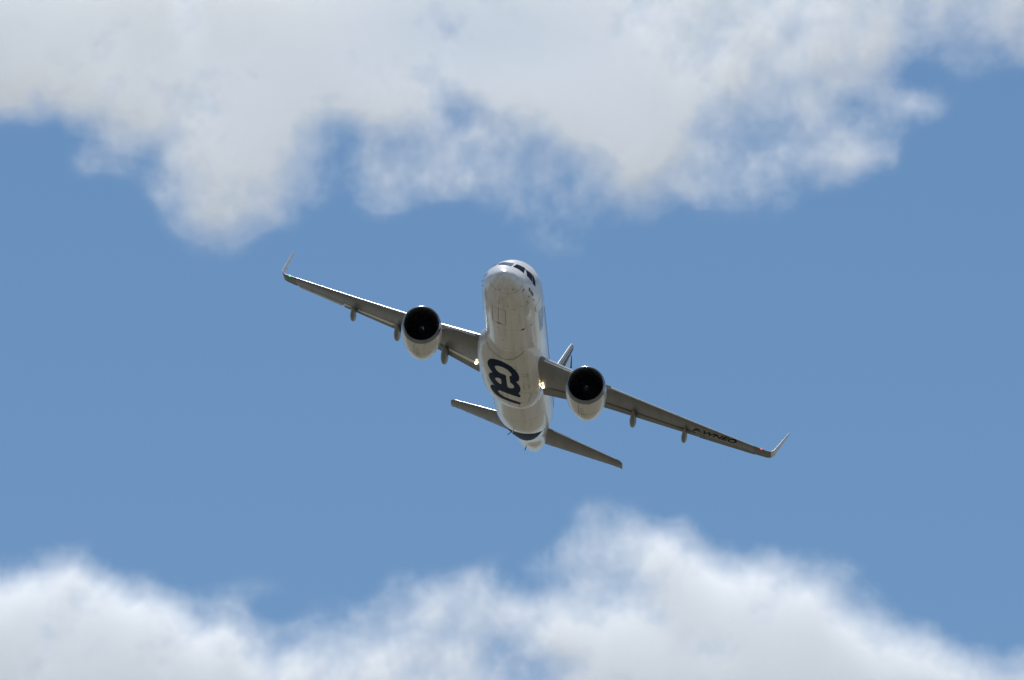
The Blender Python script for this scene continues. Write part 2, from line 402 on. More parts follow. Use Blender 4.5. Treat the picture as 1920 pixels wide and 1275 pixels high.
# cockpit windows: corners as (x, z) on the skin
for s in (1, -1):
    sf = lambda x, z, s=s: fus_side(x, z, s, .012)
    def front(u, v, s=s):        # u: 0 centre .. 1 outer, v: 0 bottom .. 1 top
        wu = .78 if s < 0 else .90
        y = .06 + wu * u + (.03 - (.20 if s < 0 else .10) * u) * v
        x = 1.93 + .73 * v + ((.02 + .10 * v) if s < 0 else (.40 - .08 * v)) * u * u
        y += .13 * s
        t, b, w = fus(x); zc = (t + b) / 2; h = (t - b) / 2
        z = zc + h * math.sqrt(max(0, 1 - (y / w) ** 2))
        n = Vector((-.55, y / w / w, (z - zc) / h / h * 1.0)).normalized()
        return (x + n.x * .02, s * (y + n.y * .02), z + n.z * .02)
    decal('cockpit_window', [[(0, 0), (1, 0), (1, 1), (0, 1)]], front, M['glass' if s < 0 else 'glass_sky'], fuselage, .2)
    e = 0 if s < 0 else .45
    decal('cockpit_window', [[(2.04 + e, .40), (2.40 + e, .22), (2.86 + e, .95), (2.63 + e, .98)]], sf, M['glass'], fuselage, .15)
    decal('cockpit_window', [[(2.45 + e, .17), (2.84 + e, .16), (3.02 + e, .84), (2.86 + e, .93)]], sf, M['glass'], fuselage, .15)
    # cabin windows and doors
    w0 = None
    for k in range(36):
        x = 7.6 + k * .533
        loop = chaikin([(-.115, -.165), (.115, -.165), (.115, .165), (-.115, .165)], 2)
        decal('cabin_window', [[(x + a, .62 + b) for a, b in loop]], sf, M['glass'], fuselage, .2)
    for x, name in ((4.86, 'cabin_door'), (28.2, 'cabin_door')):
        ribbon(name, [(x - .41, -.60), (x + .41, -.60), (x + .41, 1.25), (x - .41, 1.25)], .03, sf, M['line'], fuselage, True)

# lettering on the sides
for s in (1, -1):
    sf = lambda x, z, s=s: fus_side(x, z, s, .012)
    for txt, size, x0, z0, name, m in (('A320neo', .95, 5.85, -.42, 'side_lettering', 'blue'), ('AIRBUS', .21, 2.18, -.50, 'nose_lettering', 'greyblue')):
        v, f = text_mesh(txt, size, .012)
        L = max(a for a, b in v)
        ob(name, [sf(x0 + (a if s == -1 else L - a), z0 + b) for a, b in v], f, M[m], fuselage, smooth=False)
    ring = [(2.02 + .11 * math.cos(a), -.42 + .11 * math.sin(a)) for a in np.linspace(0, 2 * math.pi, 20, endpoint=False)]
    decal('round_emblem', [ring], sf, M['greyblue'], fuselage, .1)

# nose gear doors
ribbon('nose_gear_door', [(3.2, -.36), (5.7, -.36), (5.7, .58), (3.3, .58)], .03, ffn, M['seam'], fuselage, True)
ribbon('nose_gear_door', [(3.0, .11), (5.2, .11)], .028, ffn, M['seam'], fuselage)
decal('warning_mark', [[(5.5, -.03), (5.68, -.03), (5.68, .26), (5.5, .26)]], lambda x, y: fus_bottom(x, y, .016), M['red'], fuselage)
# small ports, drains and probes under the nose
random.seed(4)
for (x, y, r) in ((.94, .16, .045), (.88, .05, .045), (.9, .11, .03), (.82, -.68, .05), (1.43, -1.23, .06), (2.78, .74, .04), (2.58, -.5, .05), (3.05, -.9, .05), (2.91, -1.28, .045), (4.13, -1.16, .045), (6.7, -1.31, .14), (6.71, -1.7, .07), (6.48, -.34, .05), (8.5, -.04, .06), (2.13, .08, .04), (2.44, .19, .045), (2.44, .04, .045), (6.2, -1.42, .05)):
    c = [(x + r * .95 * math.cos(a), y + r * .75 * math.sin(a)) for a in np.linspace(0, 2 * math.pi, 10, endpoint=False)]
    decal('vent_port', [c], ffn, M['line'], fuselage, .3)

def blade(name, p, h, c, direction, parent, m, sweep=.4, th=.03):
    p = Vector(p); d = Vector(direction).normalized(); x = Vector((1, 0, 0)); s = d.cross(x).normalized() * th
    V = []
    for k, (q, w) in enumerate(((0, 1.0), (1, .55))):
        o = p + d * h * q + x * (sweep * h * q)
        V += [o - x * c * w / 2, o + s, o + x * c * w / 2, o - s]
    return ob(name, V, [(0, 1, 2, 3), (4, 5, 6, 7), (0, 1, 5, 4), (1, 2, 6, 5), (2, 3, 7, 6), (3, 0, 4, 7)], m, parent, smooth=False)
blade('antenna', fus_bottom(7.6, 0, -.03), .32, .35, (0, 0, -1), fuselage, M['white'])
blade('antenna', fus_bottom(26.3, 0, -.03), .30, .35, (0, 0, -1), fuselage, M['white'])
blade('antenna', fus_pt(8.6, math.pi / 2), .32, .35, (0, 0, 1), fuselage, M['white'])
blade('drain_mast', fus_side(31.2, -.55, 1, -.02), .42, .16, (.5, .8, -.5), fuselage, M['dark'], .7)
blade('drain_mast', fus_bottom(34.6, .1, -.03), .22, .12, (0, .1, -1), fuselage, M['dark'], .7)
# probes on the nose sides
for s in (1, -1):
    for x, z in ((2.3, -.75), (2.7, -1.0), (3.2, -.55)):
        blade('air_data_probe', fus_side(x, z, s, -.02), .14, .10, (.3, s, -.3), fuselage, M['dark'], .5, .02)
# tail cone exhaust
V, F = loft([[(x, r * math.cos(a), .88 + r * 1.15 * math.sin(a)) for a in np.linspace(0, 2 * math.pi, 24, endpoint=False)] for x, r in ((37.25, .17), (37.62, .13), (37.60, .10), (37.3, .10))])
ob('exhaust_pipe', V, F, M['hot'], fuselage)

# ------------------------------------------------------------------ wings
FR = [0, .002, .008, .02, .04, .07, .11, .16, .24, .34, .46, .58, .66]
def w_ring(y, s, flo, fup):
    up = [f for f in FR if f < fup] + [fup]; lo = [f for f in FR if f < flo] + [flo]
    return [w_pt(f, y, True, s) for f in reversed(up)] + [w_pt(f, y, False, s) for f in lo[1:]]
def rear_ring(y, s, f0, defl, gap, thick=1.0):
    """trailing piece of the aerofoil from f0 aft, with a round nose, turned by defl about its nose"""
    up = [1, .97, .92, .86, .80]; up = [f for f in up if f > f0 + .015]
    c = w_te(y) - w_le(y)
    P = [w_pt(f, y, True, s) for f in up]
    a = np.array(w_pt(f0, y, True, s)); b = np.array(w_pt(f0, y, False, s)); m_ = (a + b) / 2; h = (a - b) / 2 * .92
    P += [tuple(m_ + h * math.cos(t) + np.array([-1, 0, 0]) * np.linalg.norm(h) * 1.2 * math.sin(t)) for t in np.linspace(.25, math.pi - .25, 7)]
    P += [w_pt(f, y, False, s) for f in reversed(up[1:])]
    Q = []
    for p in P:
        dx, dz = p[0] - m_[0], p[2] - m_[2]
        Q.append((m_[0] + dx * math.cos(defl) + dz * math.sin(defl) + gap[0] * c, p[1], m_[2] + dz * math.cos(defl) - dx * math.sin(defl) + gap[1] * c))
    return Q

def tube(path, radii, n=14):
    rings = []
    for i, p in enumerate(path):
        a = Vector(path[max(0, i - 1)]); b = Vector(path[min(len(path) - 1, i + 1)]); d = (b - a).normalized()
        u = d.cross(Vector((0, 0, 1))).normalized(); v = u.cross(d)
        r = radii[i] if isinstance(radii[i], tuple) else (radii[i], radii[i])
        rings.append([tuple(Vector(p) + u * r[0] * math.cos(t) + v * r[1] * math.sin(t)) for t in np.linspace(0, 2 * math.pi, n, endpoint=False)])
    return loft(rings)

def ball(p, r, n=10):
    V = []; F = []
    rings = [[(p[0] + r * math.sin(b) * math.cos(a), p[1] + r * math.sin(b) * math.sin(a), p[2] + r * math.cos(b)) for a in np.linspace(0, 2 * math.pi, n, endpoint=False)] for b in np.linspace(.12, math.pi - .12, n)]
    return loft(rings)

for s in (1, -1):
    side = 'starboard' if s == 1 else 'port'
    ys = list(np.arange(1.2, 6.4, .4)) + list(np.linspace(6.4, 16.3, 26))
    fu = .70 if s == 1 else .76
    V, F = loft([w_ring(y, s, .715, fu) for y in ys])
    wing = ob('wing', V, F, M['wing'], air)
    # slats
    for a, b in ((2.42, 5.25), (6.2, 8.7), (8.74, 11.2), (11.24, 13.75), (13.79, 16.28)):
        rg = []
        for y in np.linspace(a, b, 7):
            top = [w_pt(f, y, True, s, .005) for f in reversed([0, .003, .01, .025, .05, .09, .13])]
            low = [w_pt(f, y, False, s, .005) for f in (.001, .002, .004)]
            inn = [w_pt(f, y, False, s, -.01) for f in reversed((.0015, .003))] + [w_pt(f, y, True, s, -.01) for f in (.01, .05, .13)]
            rg.append(top + low + inn)
        V, F = loft(rg); ob('slat', V, F, M['slat'], wing)
    # flaps and aileron
    for nm, a, b, d, g in (('flap', 2.25, 6.28, R(3 if s == 1 else 2), (.012, -.004) if s == 1 else (.002, 0)), ('flap', 6.30, 12.59, R(3 if s == 1 else 2), (.012, -.004) if s == 1 else (.002, 0)),
                           ('aileron', 12.61, 16.30, R(-5 if s == 1 else 5), (0, 0))):
        V, F = loft([rear_ring(y, s, .765, d, g) for y in np.linspace(a, b, 12)])
        ob(nm, V, F, M['wing'], wing)
    # strips before flaps and along aileron: slot light painted in as pale colour
    for a, b, f0, f1, mm in (((2.35, 4.5, .725, .825, 'strip_light'), (6.5, 8.1, .73, .83, 'strip_light'), (8.6, 11.5, .73, .84, 'strip_light'), (12.0, 12.6, .73, .84, 'strip_light'), (12.75, 16.1, .93, .995, 'strip_light')) if s == 1 else
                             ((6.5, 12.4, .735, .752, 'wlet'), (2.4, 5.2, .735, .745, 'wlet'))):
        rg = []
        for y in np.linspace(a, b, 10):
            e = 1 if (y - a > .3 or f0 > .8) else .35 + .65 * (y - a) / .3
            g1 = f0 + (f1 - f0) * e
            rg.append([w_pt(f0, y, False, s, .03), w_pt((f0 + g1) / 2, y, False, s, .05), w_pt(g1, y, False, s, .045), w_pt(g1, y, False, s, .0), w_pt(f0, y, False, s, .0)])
        V, F = loft(rg); ob('slot_light_strip' if f0 < .8 else 'aileron_light_strip', V, F, M[mm], wing)
    # spoilers (raised a little on the starboard wing)
    for a, b in ((3.6, 6.2), (6.4, 7.9), (7.94, 9.4), (9.44, 10.9), (10.94, 12.4)):
        rg = []
        dd = R(9) if s == 1 else 0
        for y in np.linspace(a, b, 4):
            h0 = np.array(w_pt(.69, y, True, s, .004)); r = []
            for f, off in ((.69, .006), (.74, .006), (.80, .006), (.80, -.004), (.74, -.012), (.69, -.012)):
                p = np.array(w_pt(f, y, True, s, off)); dx, dz = p[0] - h0[0], p[2] - h0[2]
                r.append((h0[0] + dx * math.cos(dd) - dz * math.sin(dd), p[1], h0[2] + dz * math.cos(dd) + dx * math.sin(dd)))
            rg.append(r)
        V, F = loft(rg); ob('spoiler', V, F, M['wing_pale'], wing)
    # winglet: blends up from the wing end
    rg = []
    N = 34
    for i in range(N + 1):
        t = i / N
        L = t * 3.55                                     # length along the span line
        cant = R(76) * min(1, max(0, (L - .80) / .70)) ** 1.0
        if i == 0: pos = np.array([w_le(16.3), 16.3, w_z(16.3)]); base = math.atan(DIH + 2 * FLEX * 16.3 / 289)
        else:
            dl = 3.55 / N; ang = min(base + cant, R(85))
            sw = .52 + .42 * min(1, max(0, L - .7) / 1.0)
            pos = pos + np.array([dl * sw, dl * math.cos(ang), dl * math.sin(ang)])
        ang = min(base + cant, R(85))
        ch = 1.56 * (1 - t) ** 1 + .50 * t
        if t < .35: ch = 1.56 - .42 * (t / .35) * .9
        else: ch = 1.18 - .74 * ((t - .35) / .65)
        r = []
        th = .10
        for f, up in [(f, True) for f in (1, .9, .75, .55, .35, .2, .1, .04, .01, 0)] + [(f, False) for f in (.01, .04, .1, .2, .35, .55, .75, .9)]:
            z = foil(f, th, up) * ch
            r.append((pos[0] + f * ch, s * (pos[1] - z * math.sin(ang)), pos[2] + z * math.cos(ang)))
        rg.append(r)
    V, F = loft(rg); wl = ob('winglet', V, F, M['wlet'], wing)
    tip = rg[-1][0]
    # static wicks
    for t in (14, 20, 26, 32):
        p = rg[t][0]; V, F = tube([p, (p[0] + .16, p[1], p[2])], [.008, .004], 6); ob('static_wick', V, F, M['dark'], wing)
    for y in (13.4, 14.6, 15.8):
        p = w_pt(1.0, y, True, s); V, F = tube([(p[0] - .02, p[1], p[2]), (p[0] + .22, p[1], p[2])], [.008, .004], 6); ob('static_wick', V, F, M['dark'], wing)
    # navigation light in the front edge of the wing end
    p = w_pt(0, 16.28, True, s); p = (p[0] + .25, s * 16.75, p[2] + .055)
    V, F = ball((p[0] - .06, p[1], p[2] + .0), .055); ob('navigation_light', V, F, M['green'] if s == 1 else M['redl'], wing)
    # flap track fairings
    for y, L, r in ((4.75, 3.4, .27), (8.35, 3.1, .245), (11.75, 2.7, .215)):
        z = w_pt(.75, y, False, s)[2]; xt = w_te(y); x0 = xt - L * .60
        zf = w_pt(max(.05, (x0 - w_le(y)) / (xt - w_le(y))), y, False, s)[2]
        path, rad = [], []
        for q in np.linspace(0, 1, 16):
            e = max(.02, (math.sin(math.pi * min(1, q / .9 * .5)) ** .7) if q < .9 else 1) if q < .5 else max(.03, (1 - ((q - .5) / .5) ** 2.3)) * 1.0
            if q < .5: e = max(.03, math.sin(math.pi * q) ** .8)
            path.append((x0 + L * q, s * (y + .0), zf + (z - zf) * min(1, q * 1.3) - .12 - .26 * math.sin(math.pi * min(1, q * .85)) + .05 * q))
            rad.append((r * e * .8, r * e * 1.5))
        V, F = tube(path, rad, 16); ob('flap_track_fairing', V, F, M['fair'], wing)
    # landing light pods under the wing roots
    for (x, y, rr, mm) in TR.get('lamps_' + side, []):
        z = w_pt((x - w_le(y)) / (w_te(y) - w_le(y)), y, False, s)[2] if y > 2.2 else -1.6
        V, F = ball((x, s * y, z - rr * .6), rr); ob('landing_light', V, F, M[mm], wing)
# registration under the port wing
if 'reg' in TR:
    (c0, c1, c2) = TR['reg']      # three corners in (x, y): start of the baseline, end of the baseline, top of the first letter
    v, f = text_mesh('F-WNEO', 1.0, .028)
    L = max(a for a, b in v); H = max(b for a, b in v)
    def regf(a, b):
        x = c0[0] + (c1[0] - c0[0]) * a / L + (c2[0] - c0[0]) * b / H
        y = c0[1] + (c1[1] - c0[1]) * a / L + (c2[1] - c0[1]) * b / H
        fr = (x - w_le(y)) / (w_te(y) - w_le(y))
        return w_pt(max(.01, min(.72, fr)), y, False, -1, .012)
    ob('registration_lettering', [regf(a, b) for a, b in v], f, M['black'], wing, smooth=False)

# ------------------------------------------------------------------ engines
def lathe(prof, c, n=64, toe=0.0, m=None):
    rg = []
    for x, r in prof:
        rg.append([(c[0] + x * math.cos(toe), c[1] + x * math.sin(toe) + r * math.cos(a), c[2] - .045 * x + r * math.sin(a) * (1.0)) for a in np.linspace(0, 2 * math.pi, n, endpoint=False)])
    return rg
for s in (1, -1):
    c = (11.0, s * 5.74, -2.14); toe = s * R(1.0)
    outer = [(.34, 1.280), (.6, 1.308), (1.0, 1.325), (1.5, 1.325), (2.0, 1.30), (2.6, 1.235), (3.2, 1.13), (3.7, 1.01), (4.05, .92), (4.06, .90), (3.8, .90), (3.2, .88)]
    V, F = loft(lathe(outer, c, toe=toe), caps=(False, False))
    eng = ob('engine_nacelle', V, F, M['nac'], air)
    lip = [(.345, 1.285), (.24, 1.272), (.14, 1.252), (.06, 1.225), (.015, 1.200), (0, 1.175), (.02, 1.145), (.07, 1.115), (.14, 1.09), (.26, 1.062), (.40, 1.045)]
    V, F = loft(lathe(lip, c, toe=toe), caps=(False, False)); ob('inlet_lip', V, F, M['lip'], eng)
    inn = [(.40, 1.045), (.6, 1.035), (.9, 1.04), (1.30, 1.045)]
    V, F = loft(lathe(inn, c, toe=toe), caps=(False, False)); ob('intake_liner', V, F, M['liner'], eng)
    # fan
    V, F = [], []
    def P3(x, r, a): return (c[0] + x, c[1] + x * math.sin(toe) + r * math.cos(a), c[2] - .045 * x + r * math.sin(a))
    for k in range(20):
        a0 = 2 * math.pi * k / 20; b = len(V)
        for r_, tw_, w_ in ((.24, .10, .34), (.5, .16, .26), (.8, .22, .19), (1.03, .25, .155)):
            V += [P3(1.12 - .02, r_, a0 - w_ * .55), P3(1.12 + tw_ * .9, r_, a0 + w_ * .75)]
        F += [(b + 2 * i, b + 2 * i + 1, b + 2 * i + 3, b + 2 * i + 2) for i in range(3)]
    ob('fan', V, F, M['fan'], eng, smooth=False)
    V, F = loft(lathe([(1.5, 1.04), (1.5, .02)], c, toe=toe), caps=(False, True)); ob('fan_backing', V, F, M['liner'], eng)
    V, F = loft(lathe([(.60, .01), (.64, .07), (.72, .14), (.85, .21), (1.05, .27), (1.3, .30)], c, 32, toe)); sp = ob('spinner', V, F, M['liner'], eng)
    # white swirl on the spinner
    V = []; st = R(150 if s == 1 else 60)
    for q in np.linspace(0, 1, 8):
        for w_ in (-1, 1):
            r_ = .07 + .10 * q + w_ * .035 * (1 - .4 * q); x_ = pchip([.01, .07, .14, .21, .26], [.60, .64, .72, .85, 1.05], r_) - .02
            V.append(P3(x_, r_, st + q * 1.0))
    sw_ = ob('spinner_swirl', V, [(2 * i, 2 * i + 1, 2 * i + 3, 2 * i + 2) for i in range(7)], M['white'], eng)
    V, F = loft(lathe([(3.0, .80), (3.6, .74), (4.3, .60), (4.7, .52), (4.68, .49), (4.2, .5)], c, 40, toe), caps=(True, False)); ob('core_nozzle', V, F, M['hot'], eng)
    V, F = loft(lathe([(4.1, .34), (4.6, .30), (5.0, .18), (5.3, .04)], c, 32, toe)); ob('exhaust_plug', V, F, M['hot'], eng)
    # cowl joint rings and hatch lines
    for x_, r_ in ((.62, 1.307), (2.02, 1.304)):
        V, F = loft(lathe([(x_, r_), (x_ + .022, r_ - .0005)], c, 72, toe), caps=(False, False)); ob('cowl_joint', V, F, M['line'], eng)
    npf = lambda u, a: P3(u, pchip([p[0] for p in outer[:9]], [p[1] for p in outer[:9]], u) + .008, a)
    ribbon('cowl_joint', [(.62, -math.pi / 2), (2.0, -math.pi / 2)], .02, npf, M['line'], eng)
    for k in range(7):
        ribbon('cowl_latch', [(1.0 + k * .27, -math.pi / 2 - .22 - .02 * k), (1.02 + k * .27, -math.pi / 2 - .08)], .035, npf, M['line'], eng)
    for (u0, a0, a1) in ((.45, -2.15, -2.11), (.47, -1.62, -1.58), (.8, -.45, -.40), (1.1, -.3, -.24)):
        ribbon('cowl_vent', [(u0, a0), (u0 + .02, a1)], .06, npf, M['line'], eng)
    # strakes
    for a in (R(38), R(142)):
        p = Vector(P3(1.55, 1.30, a)); d = Vector((0, math.cos(a), math.sin(a))); x = Vector((1, 0, 0)); t = d.cross(x) * .02
        pts = [p - x * .55, p + x * .45, p + x * .45 + d * .34, p + x * .1 + d * .36]
        ob('nacelle_strake', [q + t for q in pts] + [q - t for q in pts], [(0, 1, 2, 3), (7, 6, 5, 4)] + [(i, (i + 1) % 4, (i + 1) % 4 + 4, i + 4) for i in range(4)], M['wing_pale'], eng, smooth=False)
    # pylon
    rg = []
    for x_, zb, zt, w in ((1.3, 1.0, 1.32, .02), (1.8, .9, 1.46, .18), (2.6, .9, 1.56, .26), (3.6, .8, 1.50, .28), (4.6, .55, 1.32, .26), (5.6, .75, 1.30, .18), (6.6, 1.05, 1.25, .03)):
        X, Y, Z = c[0] + x_, c[1] + x_ * math.sin(toe), c[2]
        rg.append([(X, Y - w, Z + zb), (X, Y - w, Z + (zb + zt) / 2), (X, Y - w * .8, Z + zt), (X, Y + w * .8, Z + zt), (X, Y + w, Z + (zb + zt) / 2), (X, Y + w, Z + zb)])
    V, F = loft(rg); ob('pylon', V, F, M['nac'], air)

# ------------------------------------------------------------------ tail
def surf(stations, axis, s, f0, f1, th=.10):
    """stations: span, x le, x te, other coordinate; axis 'y' (tailplane) or 'z' (fin)"""
    rg = []
    for sp, xl, xt, o in stations:
        c = xt - xl; r = []
        fs = [f for f in (.002, .01, .03, .07, .14, .25, .4, .55, .7, .8, .9) if f0 < f < f1]
        up = [f1] + fs[::-1] + [f0]
        for f, u in [(f, 1) for f in up] + [(f, -1) for f in fs + ([f1] if f1 < 1 else [])] + ([(f0 + 1e-4, -1)] if f0 > 0 else []):
            pass
        seq = [(f, 1) for f in up] + ([(f0, -1)] if f0 > 0 else []) + [(f, -1) for f in fs] + ([(f1, -1)] if f1 < 1 else [])
        for f, u in seq:
            yt = 5 * th * (.2969 * math.sqrt(f) - .126 * f - .3516 * f * f + .2843 * f ** 3 - .1036 * f ** 4) * c * u
            r.append((xl + f * c, s * sp, o + yt) if axis == 'y' else (xl + f * c, yt, sp))
        rg.append(r)
    return loft(rg)
for s in (1, -1):
    st = [(y, 31.45 + (y - .6) * .65 + max(0, y - 6.05) * 1.4, 35.15 + (y - .6) * .235 + max(0, y - 5.9) * .5, .65 + (y - .6) * .122) for y in list(np.linspace(.3, 6.05, 12)) + [6.14, 6.20, 6.24]]
    V, F = surf(st, 'y', s, 0, .715); tp = ob('tailplane', V, F, M['wing'], air)
    V, F = surf([q for q in st if .2 < q[0] < 6.3], 'y', s, .722, 1); ob('elevator', V, F, M['wing'], tp)
    rg = []
    for y in np.linspace(1.6, 5.85, 8):
        xl = 31.45 + (y - .6) * .65; c_ = 35.15 + (y - .6) * .235 - xl; o = .65 + (y - .6) * .122; r = []
        for f, u, off in ((.05, 1, .008), (.02, 1, .01), (.004, 1, .012), (0, 1, 0), (.002, -1, .008)):
            yt = (5 * .10 * (.2969 * math.sqrt(f) - .126 * f) * c_ + off) * u
            r.append((xl + f * c_ - (.014 if f < .003 else .004), s * y, o + yt))
        rg.append(r)
    V, F = loft(rg); ob('front_edge', V, F, M['slat'], tp)
    for y in (4.2, 5.0, 5.8):
        xt = 35.15 + (y - .6) * .235; z = .65 + (y - .6) * .122
        V, F = tube([(xt - .02, s * y, z), (xt + .2, s * y, z)], [.008, .004], 6); ob('static_wick', V, F, M['dark'], tp)
stz = [(z, 29.6 + (z - 2.0) * .845 + max(0, 2.6 - z) * -1.2, 35.05 + (z - 2.0) * .235, 0) for z in [1.3, 2.0, 2.3, 2.6] + list(np.linspace(3.2, 7.75, 10))]
stz.append((7.86, stz[-1][1] + .22, stz[-1][2] + .0, 0)); stz.append((7.9, stz[-1][1] + .3, stz[-1][2] - .02, 0))
V, F = surf(stz, 'z', 1, 0, .70, .09); fin = ob('fin', V, F, M['fin'], air)
V, F = surf([q for q in stz if 2.2 < q[0] < 7.6], 'z', 1, .707, 1, .09)
RV = []
for x, y, z in V:                      # rudder turned a few degrees to port about its slanted hinge
    hx_ = (29.6 + (z - 2.0) * .845) * .293 + (35.05 + (z - 2.0) * .235) * .707
    RV.append((hx_ + (x - hx_) * math.cos(R(9)) , y * 1.0 - (x - hx_) * math.sin(R(9)), z))
V = RV; ob('rudder', V, F, M['rudder'], fin)
rg = []
for z in np.linspace(2.7, 7.7, 8):
    xl = 29.6 + (z - 2.0) * .845; c_ = 35.05 + (z - 2.0) * .235 - xl; r = []
    for f, u, off in ((.05, 1, .006), (.02, 1, .01), (.004, 1, .012), (0, 1, 0), (.004, -1, .012), (.02, -1, .01), (.05, -1, .006)):
        r.append((xl + f * c_ - (.014 if f < .003 else .004), (5 * .09 * (.2969 * math.sqrt(f) - .126 * f) * c_ + off) * u, z))
    rg.append(r)
V, F = loft(rg); ob('front_edge', V, F, M['slat'], fin)
# trailing test probe and wicks on the fin
xt = stz[-1][2]
V, F = tube([(xt - .1, 0, 7.6), (xt + .5, 0, 7.62), (xt + 1.2, 0, 7.50), (xt + 1.75, 0, 7.42), (xt + 1.85, 0, 7.40)], [.02, .03, .045, .05, .07], 8); ob('trailing_probe', V, F, M['navy'], fin)
V, F = tube([(stz[-1][1] + .7, 0, 7.88), (stz[-1][1] + .9, 0, 8.15)], [.02, .012], 6); ob('tip_antenna', V, F, M['dark'], fin)
for z in (6.9, 5.9, 4.9):
    x = 35.05 + (z - 2) * .235
    V, F = tube([(x - .02, 0, z), (x + .2, 0, z)], [.014, .008], 6); ob('static_wick', V, F, M['dark'], fin)

# ------------------------------------------------------------------ ground
def ground_mat():
    m = bpy.data.materials.new('dry_grass_and_tarmac'); m.use_nodes = True
    k = NT(m.node_tree); b = m.node_tree.nodes['Principled BSDF']; b.inputs['Roughness'].default_value = .95; b.inputs['Specular IOR Level'].default_value = .1
    tc = k.n('ShaderNodeTexCoord')
    n1 = k.n('ShaderNodeTexNoise'); n1.inputs['Scale'].default_value = .004; n1.inputs['Detail'].default_value = 5; k.l(tc.outputs['Object'], n1.inputs[0])
    n2 = k.n('ShaderNodeTexNoise'); n2.inputs['Scale'].default_value = .12; n2.inputs['Detail'].default_value = 6; k.l(tc.outputs['Object'], n2.inputs[0])
    c = k.mix(n2.outputs[0], (.100, .090, .069), (.134, .120, .092))
    f = k.m('MULTIPLY', k.m('SUBTRACT', n1.outputs[0], .5, clamp=True), 6, clamp=True)
    k.l(k.mix(f, c, (.085, .083, .055)), b.inputs['Base Color'])
    return m
gm = bpy.data.meshes.new('ground'); G = 40000
gm.from_pydata([(-G, -G, 0), (G, -G, 0), (G, G, 0), (-G, G, 0)], [], [(0, 1, 2, 3)]); gm.materials.append(ground_mat())
go_ = bpy.data.objects.new('ground', gm); COL.objects.link(go_); go_['kind'] = 'structure'
#CLOUDS
C_ANISO, VOX, N_AMP, TAU, C_HALF = 0.15, 0.65, 1.1, 0.85, 22.0
# ------------------------------------------------------------------ clouds: real volumes of droplets 3 km away
CD = 3000.0; CK = CD / F_PX            # metres per photograph pixel at that distance
COVER_TOP = """
99999899999999999999888777776678
99999889999999999999887777775567
99999999999999999999877777772334
99999989999999899999987777651110
86899989999986257999975456346200
00156899983455345799974344531000
00232699962455444468964446740000
00001578741454333346664332100000
00000366410110013332211110000000
00000122000000001210000000000000
00000000000000000000000000000000
"""
COVER_TOP_V = [-60, 45, 100, 150, 200, 250, 300, 350, 400, 450, 510]
COVER_LOW = """
00000000000000000000000000000000
00000000000000000022000000000000
00001000000000000145530000000000
13310000000000011356985542100000
78874211100023433555899987410000
99998632012346567778899999641000
99999876345666646999999999987410
99999998787877743689999999999865
99999999898888866899999999999987
"""
COVER_LOW_V = [900, 950, 1000, 1050, 1100, 1150, 1200, 1250, 1330]
def cover_grid(txt, vs, u, v):
    A = np.array([[int(c) / 9 for c in r] for r in txt.split()])
    us = np.array([30 + 60 * i for i in range(32)], float); vs = np.array(vs, float)
    def cub(t): return np.stack([(-t + 2*t**2 - t**3) / 2, (2 - 5*t**2 + 3*t**3) / 2, (t + 4*t**2 - 3*t**3) / 2, (t**3 - t**2) / 2], -1)
    fu = np.clip((u - us[0]) / 60, -.999, 31.999); iu = np.floor(fu).astype(int); wu = cub(fu - iu)
    fv = np.interp(v, vs, np.arange(len(vs))); iv = np.floor(fv).astype(int); wv = cub(fv - iv)
    R_ = np.zeros(u.shape)
    for a in range(4):
        for b in range(4):
            R_ += wv[..., a] * wu[..., b] * A[np.clip(iv + a - 1, 0, len(vs) - 1), np.clip(iu + b - 1, 0, 31)]
    return np.clip(R_, 0, 1)
cmat = bpy.data.materials.new('cloud_droplets'); cmat.use_nodes = True
cn = cmat.node_tree; cn.nodes.clear()
pv = cn.nodes.new('ShaderNodeVolumePrincipled'); pv.inputs['Color'].default_value = (0.995, 1, 1, 1)
pv.inputs['Density'].default_value = 1.0; pv.inputs['Anisotropy'].default_value = C_ANISO
co = cn.nodes.new('ShaderNodeOutputMaterial'); cn.links.new(pv.outputs[0], co.inputs['Volume'])
